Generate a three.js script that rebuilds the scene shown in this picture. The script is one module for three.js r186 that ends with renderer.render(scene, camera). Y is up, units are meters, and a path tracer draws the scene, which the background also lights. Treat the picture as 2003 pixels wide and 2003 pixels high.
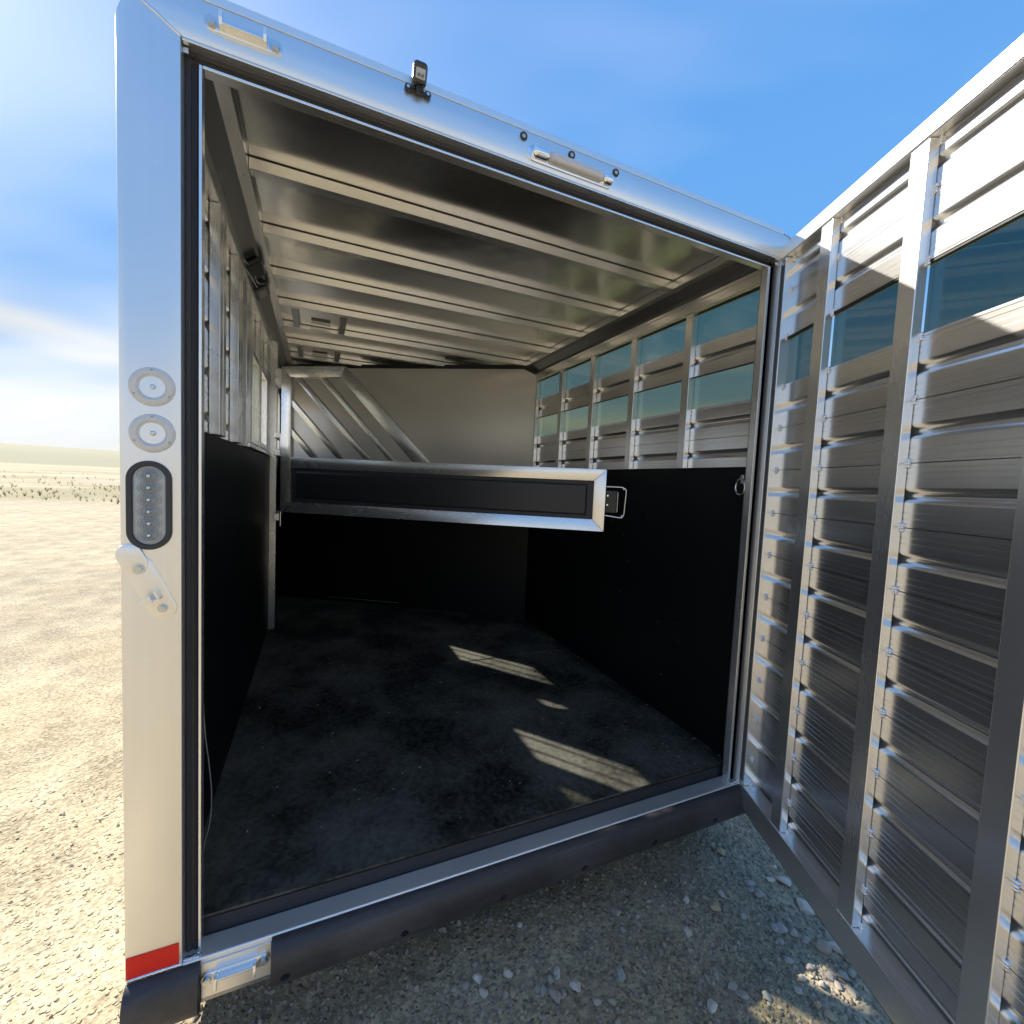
import * as THREE from 'three';
import { RoundedBoxGeometry } from 'three/addons/geometries/RoundedBoxGeometry.js';
import { mergeGeometries, toCreasedNormals, mergeVertices } from 'three/addons/utils/BufferGeometryUtils.js';
import { Brush, Evaluator, SUBTRACTION } from 'three-bvh-csg';

// ---------------------------------------------------------------- camera, sky, sun, exposure
const scene = new THREE.Scene();
const camera = new THREE.PerspectiveCamera(98.35, 1, 0.02, 3000);
camera.position.set(-0.69, 1.58, 1.25);
camera.rotation.order = 'YXZ';
camera.rotation.set(THREE.MathUtils.degToRad(-3.62), THREE.MathUtils.degToRad(-23.877), THREE.MathUtils.degToRad(2.617));

const renderer = new THREE.WebGLRenderer({ antialias: true });
renderer.setSize(1024, 1024);
renderer.toneMapping = THREE.LinearToneMapping;
renderer.toneMappingExposure = 2.6;
renderer.shadowMap.enabled = true;

// seeded random and tileable value noise
function rng(seed) { let a = seed >>> 0; return () => { a = (a + 0x6D2B79F5) | 0; let t = Math.imul(a ^ (a >>> 15), 1 | a); t = (t + Math.imul(t ^ (t >>> 7), 61 | t)) ^ t; return ((t ^ (t >>> 14)) >>> 0) / 4294967296; }; }
function lattice(seed, n = 256) { const r = rng(seed), a = new Float32Array(n * n); for (let i = 0; i < a.length; i++) a[i] = r(); return a; }
const LAT = lattice(11);
const sm = t => t * t * (3 - 2 * t), cl = (v, a = 0, b = 1) => Math.min(b, Math.max(a, v));
function noise2(x, y, px, py, off = 0) {           // periodic in px, py lattice cells
  const xi = Math.floor(x), yi = Math.floor(y), fx = sm(x - xi), fy = sm(y - yi);
  const g = (i, j) => LAT[((((j % py) + py) % py + off * 37) & 255) * 256 + ((((i % px) + px) % px + off * 91) & 255)];
  const a = g(xi, yi), b = g(xi + 1, yi), c = g(xi, yi + 1), d = g(xi + 1, yi + 1);
  return a + (b - a) * fx + (c - a) * fy + (a - b - c + d) * fx * fy;
}
function fbm(u, v, cells, oct, off = 0, sx = 1, sy = 1) {   // u, v in 0..1, tileable
  let s = 0, w = 0.5, t = 0, c = cells;
  for (let o = 0; o < oct; o++) { const px = Math.max(1, Math.round(c * sx)), py = Math.max(1, Math.round(c * sy)); s += w * noise2(u * px, v * py, px, py, off + o); t += w; w *= 0.55; c *= 2; }
  return s / t;
}

const SUN = new THREE.Vector3(-1, 1.174, -1.30).normalize();      // read from the window patches on the floor
{
  const w = 1024, h = 512, data = new Float32Array(w * h * 4);
  const lerp = (a, b, t) => a.map((v, i) => v + (b[i] - v) * t);
  const Z = [0.038, 0.126, 0.305], M = [0.062, 0.170, 0.355], H = [0.295, 0.340, 0.375], B = [0.365, 0.355, 0.325];
  for (let j = 0; j < h; j++) {
    const el = (j + 0.5) / h * Math.PI - Math.PI / 2, y = Math.sin(el), ce = Math.cos(el);
    for (let i = 0; i < w; i++) {
      const az = ((i + 0.5) / w - 0.5) * 2 * Math.PI, dx = Math.cos(az) * ce, dz = Math.sin(az) * ce;
      const e = Math.max(0, y);
      let c = e > 0.36 ? lerp(M, Z, sm(Math.min(1, (e - 0.36) / 0.64))) : lerp(H, M, Math.pow(e / 0.36, 0.75));
      c = lerp(c, B, Math.exp(-e / 0.09) * 0.8);
      const s = Math.max(0, dx * SUN.x + y * SUN.y + dz * SUN.z);
      const glow = 0.03 * Math.pow(s, 6) + 0.18 * Math.pow(s, 60);
      // thin cirrus, streaked
      const k = 1 / (0.25 + e), px = (dx * 0.9 + dz * 0.45) * k * 0.11 + 0.37, pz = (dz * 0.9 - dx * 0.45) * k * 0.30 + 0.11;
      let q = fbm(px - Math.floor(px), pz - Math.floor(pz), 4, 5, 3);
      q = Math.max(0, q - 0.46) * 2.1 * Math.min(1, e * 8 + 0.15);
      // low bank of broken cloud above the horizon, all the way round
      const bw = sm(cl((e - 0.05) / 0.08)) * (1 - sm(cl((e - 0.17) / 0.13))), au = (az / (2 * Math.PI) + 1) % 1;
      const bank = bw * cl((fbm(au, e * 1.6, 9, 5, 15, 1, 1) - 0.44) * 4.5);
      c = lerp(c, [0.365, 0.350, 0.310], bank * 0.75);
      const o = (j * w + i) * 4;
      data[o] = c[0] + glow * 1.0 + q * 0.26; data[o + 1] = c[1] + glow * 0.95 + q * 0.20; data[o + 2] = c[2] + glow * 0.85 + q * 0.15; data[o + 3] = 1;
    }
  }
  const t = new THREE.DataTexture(data, w, h, THREE.RGBAFormat, THREE.FloatType);
  t.mapping = THREE.EquirectangularReflectionMapping; t.magFilter = t.minFilter = THREE.LinearFilter; t.wrapS = THREE.RepeatWrapping; t.colorSpace = THREE.LinearSRGBColorSpace; t.needsUpdate = true;
  scene.background = t; scene.environment = t;
}
const sun = new THREE.DirectionalLight(new THREE.Color().setRGB(1, 0.93, 0.80), 4.6);
sun.position.copy(SUN).multiplyScalar(20); sun.target.position.set(0, 0.5, 0);
sun.castShadow = true; sun.shadow.mapSize.set(4096, 4096); sun.shadow.radius = 1;
Object.assign(sun.shadow.camera, { left: -6, right: 6, top: 6, bottom: -6, near: 1, far: 45 });
sun.name = 'sun'; scene.add(sun, sun.target);

// ---------------------------------------------------------------- textures
function tex(n, fn, { srgb = false, rep = [1, 1] } = {}) {
  const d = new Uint8Array(n * n * 4);
  for (let j = 0; j < n; j++) for (let i = 0; i < n; i++) {
    const c = fn(i / n, j / n, i, j), o = (j * n + i) * 4;
    const a = Array.isArray(c) ? c : [c, c, c];
    d[o] = a[0] * 255; d[o + 1] = a[1] * 255; d[o + 2] = a[2] * 255; d[o + 3] = 255;
  }
  const t = new THREE.DataTexture(d, n, n); t.wrapS = t.wrapT = THREE.RepeatWrapping; t.magFilter = THREE.LinearFilter; t.minFilter = THREE.LinearMipmapLinearFilter; t.generateMipmaps = true;
  t.repeat.set(...rep); if (srgb) t.colorSpace = THREE.SRGBColorSpace; t.needsUpdate = true; return t;
}
// brushed metal: streaks along u
const streak = (u, v) => 0.6 * fbm(u, v, 6, 3, 5, 0.35, 28) + 0.4 * fbm(u, v, 4, 4, 9);
function brushRough(mean, span, rep) { return tex(512, (u, v) => cl(mean + span * 2 * (0.3 * (streak(u, v) - 0.5) + 0.7 * (fbm(u, v, 4, 4, 27) - 0.5))), { rep }); }
// thin random scratches
const scratchField = (() => {
  const n = 512, a = new Float32Array(n * n), r = rng(77);
  for (let k = 0; k < 70; k++) { let x = r() * n, y = r() * n, an = r() * 6.28, len = 12 + r() * 60, cv = (r() - 0.5) * 0.03, s = 0.3 + r() * 0.7;
    for (let t = 0; t < len; t++) { a[((y | 0) & 511) * n + ((x | 0) & 511)] = s; x += Math.cos(an); y += Math.sin(an); an += cv; } }
  return a;
})();
const metalColor = tex(512, (u, v, i, j) => { const m = fbm(u, v, 5, 4, 21), st = streak(u, v); const k = 0.93 + 0.05 * (st - 0.5) + 0.05 * (m - 0.5) + scratchField[j * 512 + i] * 0.05; return [cl(k), cl(k), cl(k * 0.995)]; }, { rep: [1.1, 1.1] });
const metalBump = tex(512, (u, v, i, j) => 0.5 + 0.35 * (fbm(u, v, 3, 3, 33) - 0.5) + 0.10 * (streak(u, v) - 0.5) - scratchField[j * 512 + i] * 0.08, { rep: [1.0, 1.0] });
const skinWave = tex(256, (u, v) => fbm(u, v, 3, 3, 41), { rep: [1.3, 1.3] });
const RT = { smooth: brushRough(0.34, 0.04, [1.3, 1.3]), plank: brushRough(0.25, 0.04, [0.9, 0.9]), ceil: brushRough(0.22, 0.04, [0.8, 0.8]), ext: brushRough(0.27, 0.03, [1.2, 1.2]), sill: brushRough(0.46, 0.14, [1.6, 1.6]) };
const metal = (c, rt, bump, bs, name, mt = 0.8) => { const m = new THREE.MeshStandardMaterial({ metalness: mt, roughness: 1, roughnessMap: rt, map: metalColor, bumpMap: bump, bumpScale: bs }); m.color.setRGB(...c); m.name = name; return m; };
const M = {};
M.skin = metal([0.93, 0.92, 0.90], RT.smooth, skinWave, 0.0004, 'rear_skin_aluminium', 0.88);
M.plank = metal([0.90, 0.89, 0.88], RT.plank, metalBump, 0.00016, 'plank_aluminium', 0.93);
M.ceil = metal([0.88, 0.86, 0.82], RT.ceil, skinWave, 0.0035, 'ceiling_aluminium', 0.97);
M.ext = metal([0.94, 0.93, 0.91], RT.ext, metalBump, 0.00010, 'extruded_aluminium', 0.88);
M.sill = metal([0.92, 0.92, 0.92], RT.sill, metalBump, 0.00025, 'worn_aluminium');
M.panel = metal([0.94, 0.91, 0.85], brushRough(0.33, 0.03, [0.7, 0.7]), skinWave, 0.0015, 'front_panel_sheet', 0.12);
M.dark = metal([0.40, 0.40, 0.41], RT.ext, metalBump, 0.0001, 'dull_aluminium');
M.chrome = new THREE.MeshStandardMaterial({ metalness: 1, roughness: 0.06 }); M.chrome.color.setRGB(0.9, 0.9, 0.9);
M.zinc = new THREE.MeshStandardMaterial({ metalness: 1, roughness: 0.24 }); M.zinc.color.setRGB(0.62, 0.66, 0.68);
M.weld = new THREE.MeshStandardMaterial({ metalness: 1, roughness: 0.3, roughnessMap: RT.ext, bumpMap: metalBump, bumpScale: 0.001 }); M.weld.color.setRGB(0.80, 0.80, 0.82);
const plain = (c, r, extra = {}) => { const m = new THREE.MeshPhysicalMaterial({ roughness: r, metalness: 0, ...extra }); m.color.setRGB(...c); return m; };
const grain = tex(512, (u, v) => 0.5 + 0.5 * (fbm(u, v, 64, 3, 51) - 0.5) + 0.3 * (fbm(u, v, 8, 3, 52) - 0.5), { rep: [2.5, 2.5] });
M.rubber = plain([0.016, 0.016, 0.018], 0.55, { bumpMap: grain, bumpScale: 0.0008 });
M.seal = plain([0.034, 0.033, 0.036], 0.5);
const bumperTex = tex(512, (u, v) => { const a = fbm(u, v, 5, 5, 61), b = fbm(u, v, 40, 2, 62); const k = 0.55 + 0.55 * cl((a - 0.45) * 2.2) + 0.25 * (b - 0.5); return [cl(k), cl(k * 0.98), cl(k * 0.95)]; }, { rep: [1.5, 1.5] });
M.bumper = plain([0.066, 0.064, 0.070], 0.5, { map: bumperTex, bumpMap: grain, bumpScale: 0.0006 });
// black wall lining with faint scuffs and smears
const liningTex = tex(512, (u, v, i, j) => { const a = fbm(u, v, 4, 5, 71), s = fbm(u, v, 5, 4, 75, 0.6, 10); const k = 0.55 + 0.5 * cl((a - 0.42) * 2) * s + scratchField[j * 512 + i] * 0.25; return [cl(k), cl(k), cl(k)]; }, { rep: [0.8, 0.8] });
M.lining = plain([0.0055, 0.0065, 0.0075], 0.5, { specularIntensity: 0.6, map: liningTex, bumpMap: grain, bumpScale: 0.0005 });
// rubber mat: dusty, matted with fibres
const matTex = (() => {
  const n = 1024, fib = new Float32Array(n * n), r = rng(5);
  for (let k = 0; k < 5200; k++) { let x = r() * n, y = r() * n, an = r() * 6.28, len = 4 + r() * 16, cv = (r() - 0.5) * 0.12, s = 0.2 + 0.8 * r() * r();
    for (let t = 0; t < len; t++) { const o = ((y | 0) & 1023) * n + ((x | 0) & 1023); fib[o] = Math.max(fib[o], s); x += Math.cos(an); y += Math.sin(an); an += cv; } }
  const f = (u, v, i, j) => { const a = fbm(u, v, 5, 5, 81), b = fbm(u, v, 90, 2, 82), k = 0.15 + 0.50 * cl((a - 0.38) * 2.2) + 0.34 * (b - 0.5) + fib[j * n + i] * 0.24; return [cl(k), cl(k * 0.985), cl(k * 0.90)]; };
  return { color: tex(n, f, { rep: [0.8, 0.8] }), bump: tex(n, (u, v, i, j) => cl(0.4 + 0.3 * fbm(u, v, 90, 2, 82) + 0.4 * fib[j * n + i]), { rep: [0.8, 0.8] }) };
})();
M.mat = plain([0.155, 0.154, 0.140], 0.9, { specularIntensity: 0.3, map: matTex.color, bumpMap: matTex.bump, bumpScale: 0.002 });
M.black = plain([0.02, 0.02, 0.021], 0.35);
M.blackGloss = plain([0.012, 0.012, 0.013], 0.2, { clearcoat: 0.6, clearcoatRoughness: 0.1 });
M.pad = plain([0.022, 0.022, 0.026], 0.38, { bumpMap: grain, bumpScale: 0.0006 });
M.whitePlastic = plain([0.62, 0.61, 0.58], 0.3, { clearcoat: 0.5, clearcoatRoughness: 0.15 });
M.lens = plain([0.42, 0.43, 0.42], 0.12, { clearcoat: 1, clearcoatRoughness: 0.06 });
M.lensDark = plain([0.16, 0.16, 0.17], 0.2, { clearcoat: 0.8, clearcoatRoughness: 0.08 });
const tapeTex = tex(256, (u, v, i, j) => { const hx = (i + (((j / 12) | 0) & 1) * 6) % 12, hy = j % 12; const k = (hx < 1 || hy < 1) ? 0.72 : 0.95 + 0.1 * (fbm(u, v, 20, 2, 91) - 0.5); return [cl(k), cl(k), cl(k)]; }, { rep: [12, 12] });
M.tape = plain([0.82, 0.022, 0.012], 0.45, { map: tapeTex, specularIntensity: 0.5 });
M.plexi = new THREE.MeshPhysicalMaterial({ transmission: 1, thickness: 0, roughness: 0.03, ior: 1.49, metalness: 0 }); M.plexi.color.setRGB(0.45, 0.50, 0.42); M.plexi.name = 'tinted_plexiglass';
M.plexiDark = M.plexi.clone(); M.plexiDark.color.setRGB(0.33, 0.40, 0.37);
M.smoke = new THREE.MeshPhysicalMaterial({ transmission: 1, thickness: 0, roughness: 0.05, ior: 1.49 }); M.smoke.color.setRGB(0.72, 0.72, 0.66);
M.cord = plain([0.30, 0.30, 0.29], 0.7);
M.tyre = plain([0.02, 0.02, 0.02], 0.8);

// ---------------------------------------------------------------- helpers
const taken = {};
const numbered = n => { const k = taken[n] = (taken[n] ?? -1) + 1; return k ? `${n}_${String(k).padStart(3, '0')}` : n; };
function meterUV(g, swap = false) {                // box projection, uv in metres
  const p = g.attributes.position, n = g.attributes.normal, uv = new Float32Array(p.count * 2);
  for (let i = 0; i < p.count; i++) {
    const x = p.getX(i), y = p.getY(i), z = p.getZ(i), a = Math.abs(n.getX(i)), b = Math.abs(n.getY(i)), c = Math.abs(n.getZ(i));
    let u, v; if (a >= b && a >= c) { u = z; v = y; } else if (b >= c) { u = x; v = z; } else { u = x; v = y; }
    if (swap === 'y' && !(b >= a && b >= c)) [u, v] = [v, u];
    if (swap === 'z' && b >= a && b >= c) [u, v] = [v, u];
    uv[2 * i] = u; uv[2 * i + 1] = v;
  }
  g.setAttribute('uv', new THREE.BufferAttribute(uv, 2)); return g;
}
function bx(x0, x1, y0, y1, z0, z1, r = 0.002, swap) {
  const w = x1 - x0, h = y1 - y0, d = z1 - z0, rr = Math.min(r, w * 0.45, h * 0.45, d * 0.45);
  const g = rr > 0.0002 ? new RoundedBoxGeometry(w, h, d, rr > 0.006 ? 3 : 1, rr) : new THREE.BoxGeometry(w, h, d);
  g.translate((x0 + x1) / 2, (y0 + y1) / 2, (z0 + z1) / 2);
  if (swap === undefined) swap = (h >= w && h >= d) ? 'y' : (d > w ? 'z' : false);
  return meterUV(g, swap);
}
const plainG = g => { const h = g.index ? g.toNonIndexed() : g; for (const k of Object.keys(h.attributes)) if (!['position', 'normal', 'uv'].includes(k)) h.deleteAttribute(k); if (!h.attributes.uv) meterUV(h); h.morphAttributes = {}; return h; };
const merge = list => mergeGeometries(list.map(plainG));
function mesh(name, geo, mat, parent) {
  const m = new THREE.Mesh(Array.isArray(geo) ? merge(geo) : geo, mat); m.name = parent ? name : numbered(name);
  m.castShadow = m.receiveShadow = true; (parent ?? scene).add(m); return m;
}
function part(name, parent) { const g = new THREE.Group(); g.name = name; parent.add(g); return g; }
function tag(o, label, category, group, kind) { if (label) o.userData.label = label; if (category) o.userData.category = category; if (group) o.userData.group = group; if (kind) o.userData.kind = kind; return o; }
function extrude(pts, depth, bevel = 0, swap) {     // outline in x, y; extruded along +z
  const s = pts instanceof THREE.Shape ? pts : new THREE.Shape(pts.map(p => new THREE.Vector2(...p)));
  const g = new THREE.ExtrudeGeometry(s, { depth, bevelEnabled: bevel > 0, bevelSize: bevel, bevelThickness: bevel, bevelOffset: -bevel, bevelSegments: 2, curveSegments: 10 });
  return meterUV(toCreasedNormals(g, 0.5), swap);
}
const mat4 = new THREE.Matrix4();
const cyl = (r, h, seg = 20, r2 = r) => meterUV(new THREE.CylinderGeometry(r2, r, h, seg));
const cylZ = (r, h, seg = 20, r2 = r) => cyl(r, h, seg, r2).rotateX(Math.PI / 2);
const lathe = (pts, seg = 32) => { const g = new THREE.LatheGeometry(pts.map(p => new THREE.Vector2(...p)), seg); return meterUV(toCreasedNormals(g, 0.6)); };
const latheZ = (pts, seg) => lathe(pts, seg).rotateX(Math.PI / 2);   // axis towards +z
function stadium(hw, hh) { const s = new THREE.Shape(), r = Math.min(hw, hh); if (hh >= hw) { s.moveTo(hw, -(hh - r)); s.lineTo(hw, hh - r); s.absarc(0, hh - r, r, 0, Math.PI, false); s.lineTo(-hw, -(hh - r)); s.absarc(0, -(hh - r), r, Math.PI, 2 * Math.PI, false); } else { s.moveTo(-(hw - r), -hh); s.lineTo(hw - r, -hh); s.absarc(hw - r, 0, r, -Math.PI / 2, Math.PI / 2, false); s.lineTo(-(hw - r), hh); s.absarc(-(hw - r), 0, r, Math.PI / 2, 1.5 * Math.PI, false); } return s; }

// ---------------------------------------------------------------- ground
function gh(x, z) {      // ground relief in metres
  const f = (a, b, c, o) => noise2(x * c + 100, z * c + 100, 256, 256, o) - 0.5;
  return 0.020 * f(x, z, 0.7, 1) + 0.012 * f(x, z, 3, 2) + 0.007 * f(x, z, 11, 3) + 0.004 * f(x, z, 37, 4);
}
{
  const N = 440, pos = [], idx = [], uvs = [], col = [];
  const w = t => { const a = Math.abs(t); return Math.sign(t) * (a < 0.62 ? a * 3.4 : 2.108 + Math.pow((a - 0.62) / 0.38, 3.2) * 900); };
  for (let j = 0; j <= N; j++) for (let i = 0; i <= N; i++) {
    const x = w(i / N * 2 - 1) + 0.25, z = w(j / N * 2 - 1) + 0.3, far = Math.max(Math.abs(x), Math.abs(z));
    pos.push(x, gh(x, z) * (far > 40 ? 0 : 1) - 0.004, z); uvs.push(x, z);
    { const p = noise2(x * 0.45 + 60, z * 0.45 + 60, 256, 256, 7), q = noise2(x * 0.07 + 80, z * 0.07 + 80, 256, 256, 8) * 0.6 + noise2(x * 0.31 + 20, z * 0.31 + 90, 256, 256, 9) * 0.4, d = Math.hypot(x, z), gr = cl((d - 14) / 14) * cl((q - 0.40) * 6), k = 0.86 + 0.24 * (p - 0.5); col.push(k + (0.55 - k) * gr, k + (0.56 - k) * gr, k + (0.40 - k) * gr); }
  }
  for (let j = 0; j < N; j++) for (let i = 0; i < N; i++) { const a = j * (N + 1) + i, b = a + 1, c = a + N + 1, d = c + 1; idx.push(a, c, b, b, c, d); }
  const g = new THREE.BufferGeometry(); g.setAttribute('position', new THREE.Float32BufferAttribute(pos, 3)); g.setAttribute('uv', new THREE.Float32BufferAttribute(uvs, 2)); g.setAttribute('color', new THREE.Float32BufferAttribute(col, 3)); g.setIndex(idx); g.computeVertexNormals();
  const peb = (() => { const n = 1024, a = new Float32Array(n * n), b = new Float32Array(n * n).fill(0.5), r = rng(17);
    for (let k = 0; k < 5200; k++) { const x = r() * n, y = r() * n, R = 1.3 + 5.5 * Math.pow(r(), 3), e = 0.6 + 0.4 * r(), an = r() * 3.14, t = r(), ca = Math.cos(an), sa = Math.sin(an);
      for (let dy = -8; dy <= 8; dy++) for (let dx = -8; dx <= 8; dx++) { const p = (dx * ca + dy * sa) / R, q = (-dx * sa + dy * ca) / (R * e), d = p * p + q * q; if (d < 1) { const o = (((y + dy) | 0) & 1023) * n + (((x + dx) | 0) & 1023), hgt = Math.sqrt(1 - d) * Math.min(1, R / 5); if (hgt > a[o]) { a[o] = hgt; b[o] = t; } } } }
    return { a, b }; })();
  const gcol = tex(1024, (u, v, i, j) => { const o = j * 1024 + i, d = fbm(u, v, 6, 6, 101), f = fbm(u, v, 120, 2, 103), warm = fbm(u, v, 4, 3, 107); let k = 0.50 + 0.50 * (d - 0.5) + 0.48 * (f - 0.5), t = peb.a[o] > 0.05 ? 0.55 : 0; k = k * (1 - t) + t * (0.47 + 0.60 * (peb.b[o] - 0.35)); return [cl(k * (1.03 + 0.10 * (warm - 0.5))), cl(k * 0.96), cl(k * (0.82 - 0.12 * (warm - 0.5)))]; }, { rep: [0.8, 0.8] });
  const gb = tex(1024, (u, v, i, j) => cl(0.25 + 0.25 * fbm(u, v, 120, 2, 103) + 0.25 * fbm(u, v, 20, 3, 105) + 0.5 * peb.a[j * 1024 + i]), { rep: [0.8, 0.8] });
  const m = plain([0.71, 0.63, 0.485], 0.95, { map: gcol, vertexColors: true, bumpMap: gb, bumpScale: 0.016 });
  tag(mesh('ground', g, m), 'grey gravel yard under and behind the trailer', 'ground', null, 'structure');
}
{ // low dry hills on the horizon
  const N = 240, pos = [], idx = [];
  for (let i = 0; i <= N; i++) { const a = i / N * 2 * Math.PI, u = i / N;
    const h = 6 + 26 * fbm(u, 0.3, 7, 4, 121), R = 780;
    for (const [rr, y] of [[R - 170, -1], [R - 90, h * 0.45], [R, h], [R + 40, h * 0.8], [R + 60, -1]]) pos.push(Math.cos(a) * rr, y, Math.sin(a) * rr); }
  for (let i = 0; i < N; i++) for (let k = 0; k < 4; k++) { const a = i * 5 + k, b = a + 5; idx.push(a, a + 1, b, b, a + 1, b + 1); }
  const g = new THREE.BufferGeometry(); g.setAttribute('position', new THREE.Float32BufferAttribute(pos, 3)); g.setIndex(idx); g.computeVertexNormals(); meterUV(g);
  tag(mesh('hills', g, plain([0.26, 0.24, 0.15], 1)), 'low dry hills on the far horizon', 'hills', null, 'structure');
}

// ---------------------------------------------------------------- the trailer
const T = new THREE.Group(); T.name = numbered('horse_trailer'); scene.add(T);
tag(T, 'aluminium horse trailer seen from behind with its rear door swung open', 'trailer');
const FLOOR = 0.398, LINE = 1.70, LEN = -4.4;       // deck, top of the black lining, front end

// rear frame: two mitred posts, header and the rounded roof cap
const arcP = (cx, cy, r, a0, a1, n = 8) => Array.from({ length: n + 1 }, (_, i) => { const a = a0 + (a1 - a0) * i / n; return [cx + r * Math.cos(a), cy + r * Math.sin(a)]; });
const CR = 0.105, CX = 1.09 - CR, CY = 2.611 - CR, AM = Math.PI * 0.235;   // outer corner, angle where the mitre meets it
for (const s of [-1, 1]) {
  const pts = [[0.978, 0.353], [1.09, 0.353], ...arcP(CX, CY, CR, 0, AM), [0.978, 2.521]].map(([x, y]) => [s * x, y]);
  const p = mesh('rear_post', extrude(pts, 0.058, 0.0015, 'y').translate(0, 0, -0.058), M.skin, T);
  const e = arcP(CX, CY, CR, AM, AM, 1)[0];
  const seam = new THREE.TubeGeometry(new THREE.CatmullRomCurve3([0, 0.25, 0.5, 0.75, 1].map((t, i) => new THREE.Vector3(s * (0.978 + (e[0] - 0.978) * t + (i % 2 ? 0.0008 : -0.0008)), 2.521 + (e[1] - 2.521) * t, 0.001))), 24, 0.0028, 6);
  mesh('weld_seam', seam, M.weld, p);
}
{
  const top = [...arcP(CX, CY, CR, AM, Math.PI / 2)];
  const pts = [[-0.978, 2.521], [0.978, 2.521], ...top, ...top.slice().reverse().map(([x, y]) => [-x, y])];
  const h = mesh('header', extrude(pts, 0.058, 0.0015).translate(0, 0, -0.058), M.skin, T);
  mesh('header_lip', bx(-0.976, 0.976, 2.5145, 2.5205, -0.030, 0.0015, 0.0015), M.ext, h);
  // roof cap bent over the header
  const cap = mesh('roof_cap', bx(-0.985, 0.985, 2.6118, 2.632, -0.09, 0.0022, 0.0018), M.skin, T);
  for (const s of [-1, 1]) mesh('weld_seam', new THREE.TubeGeometry(new THREE.CatmullRomCurve3(arcP(CX, CY, CR + 0.003, Math.PI / 2, AM * 0.9, 6).map(([x, y]) => new THREE.Vector3(s * x, y, 0.0015))), 20, 0.0022, 5), M.dark, cap);
}
// black bulb seals round the opening, two ribs each
function sealBar(len) {                                        // x: across (0..0.030), y: along, z: bulge outwards
  const pr = [[0, 0.000], [0, 0.012], [0.004, 0.017], [0.009, 0.0185], [0.0135, 0.014], [0.0145, 0.011], [0.0175, 0.011], [0.0185, 0.014], [0.024, 0.0185], [0.0285, 0.014], [0.030, 0.009], [0.030, 0]];
  const s = new THREE.Shape(pr.map(p => new THREE.Vector2(p[0], -p[1])));
  const g = new THREE.ExtrudeGeometry(s, { depth: len, bevelEnabled: false }); g.rotateX(-Math.PI / 2);   // (x,-p,z)->(x, z, p)
  return meterUV(toCreasedNormals(g, 0.9));
}
{
  const y0 = 0.3535, y1 = 2.5205;
  mesh('door_seal', sealBar(y1 - y0).translate(-0.9785, y0, -0.042), M.seal, T);
  mesh('door_seal', sealBar(y1 - y0).scale(-1, 1, 1).translate(0.9785, y0, -0.042), M.seal, T).geometry.index?.array.reverse?.();
  const t = sealBar(1.957).rotateZ(-Math.PI / 2).translate(-0.9785, 2.5212, -0.042); mesh('door_seal', t, M.seal, T);
  // corner clips
  for (const s of [-1, 1]) mesh('seal_clip', bx(s * 0.972 - 0.006, s * 0.972 + 0.006, 2.500, 2.512, -0.03, -0.012, 0.002), M.zinc, T);
  // bright stop flange
  mesh('stop_flange', bx(-0.9490, -0.9425, 0.3535, 2.4905, -0.047, -0.018, 0.0015), M.ext, T); mesh('stop_flange', bx(0.9360, 0.9490, 0.3535, 2.4905, -0.047, -0.018, 0.0015), M.ext, T);
  mesh('stop_flange', bx(-0.9420, 0.9355, 2.4835, 2.4905, -0.047, -0.0175, 0.0015), M.ext, T);
  mesh('jamb_filler', bx(-1.03, -0.980, 0.400, 2.52, -0.0855, -0.0592, 0.001), M.dark, T); mesh('jamb_filler', bx(0.980, 1.03, 0.400, 2.52, -0.0855, -0.0592, 0.001), M.dark, T);
  mesh('jamb_filler', bx(-0.979, 0.979, 2.5215, 2.62, -0.0855, -0.0592, 0.001), M.dark, T);
}
// sill and bumper
{
  const s = mesh('door_sill', bx(-1.088, 1.088, 0.296, 0.3525, -0.060, 0.0035, 0.005), M.sill, T);
  mesh('deck_edge', bx(-1.03, 1.03, 0.335, 0.3965, -0.0690, -0.0608, 0.001), M.rubber, T);
  const wb = []; const r = rng(9);
  for (const sx of [-1, 1]) for (let k = 0; k < 12; k++) { const g = new THREE.SphereGeometry(0.004 + r() * 0.0025, 8, 6); g.scale(1, 0.7, 1); g.translate(sx * (0.974 - 0.0028 * k + (k < 3 ? 0 : 0)), 0.3545, -0.004 - 0.003 * (k % 2)); wb.push(g); }
  for (let k = 0; k < 40; k++) { const g = new THREE.SphereGeometry(0.0035 + r() * 0.002, 6, 5); g.translate(-1.084 + k * 0.0027, 0.3535 + r() * 0.001, 0.0025); wb.push(g); }
  mesh('weld_bead', wb, M.weld, s);
}
const ev = new Evaluator();
function drilled(geo, holes) {                                  // holes: [x, y, z, r, depth] along z
  let b = new Brush(plainG(geo)); b.updateMatrixWorld();
  for (const [x, y, z, r, d] of holes) { const c = new Brush(plainG(new THREE.CylinderGeometry(r, r, d, 18).rotateX(Math.PI / 2 + 0.35).translate(x, y, z))); c.updateMatrixWorld(); b = ev.evaluate(b, c, SUBTRACTION); b.updateMatrixWorld(); }
  return b.geometry;
}
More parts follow.
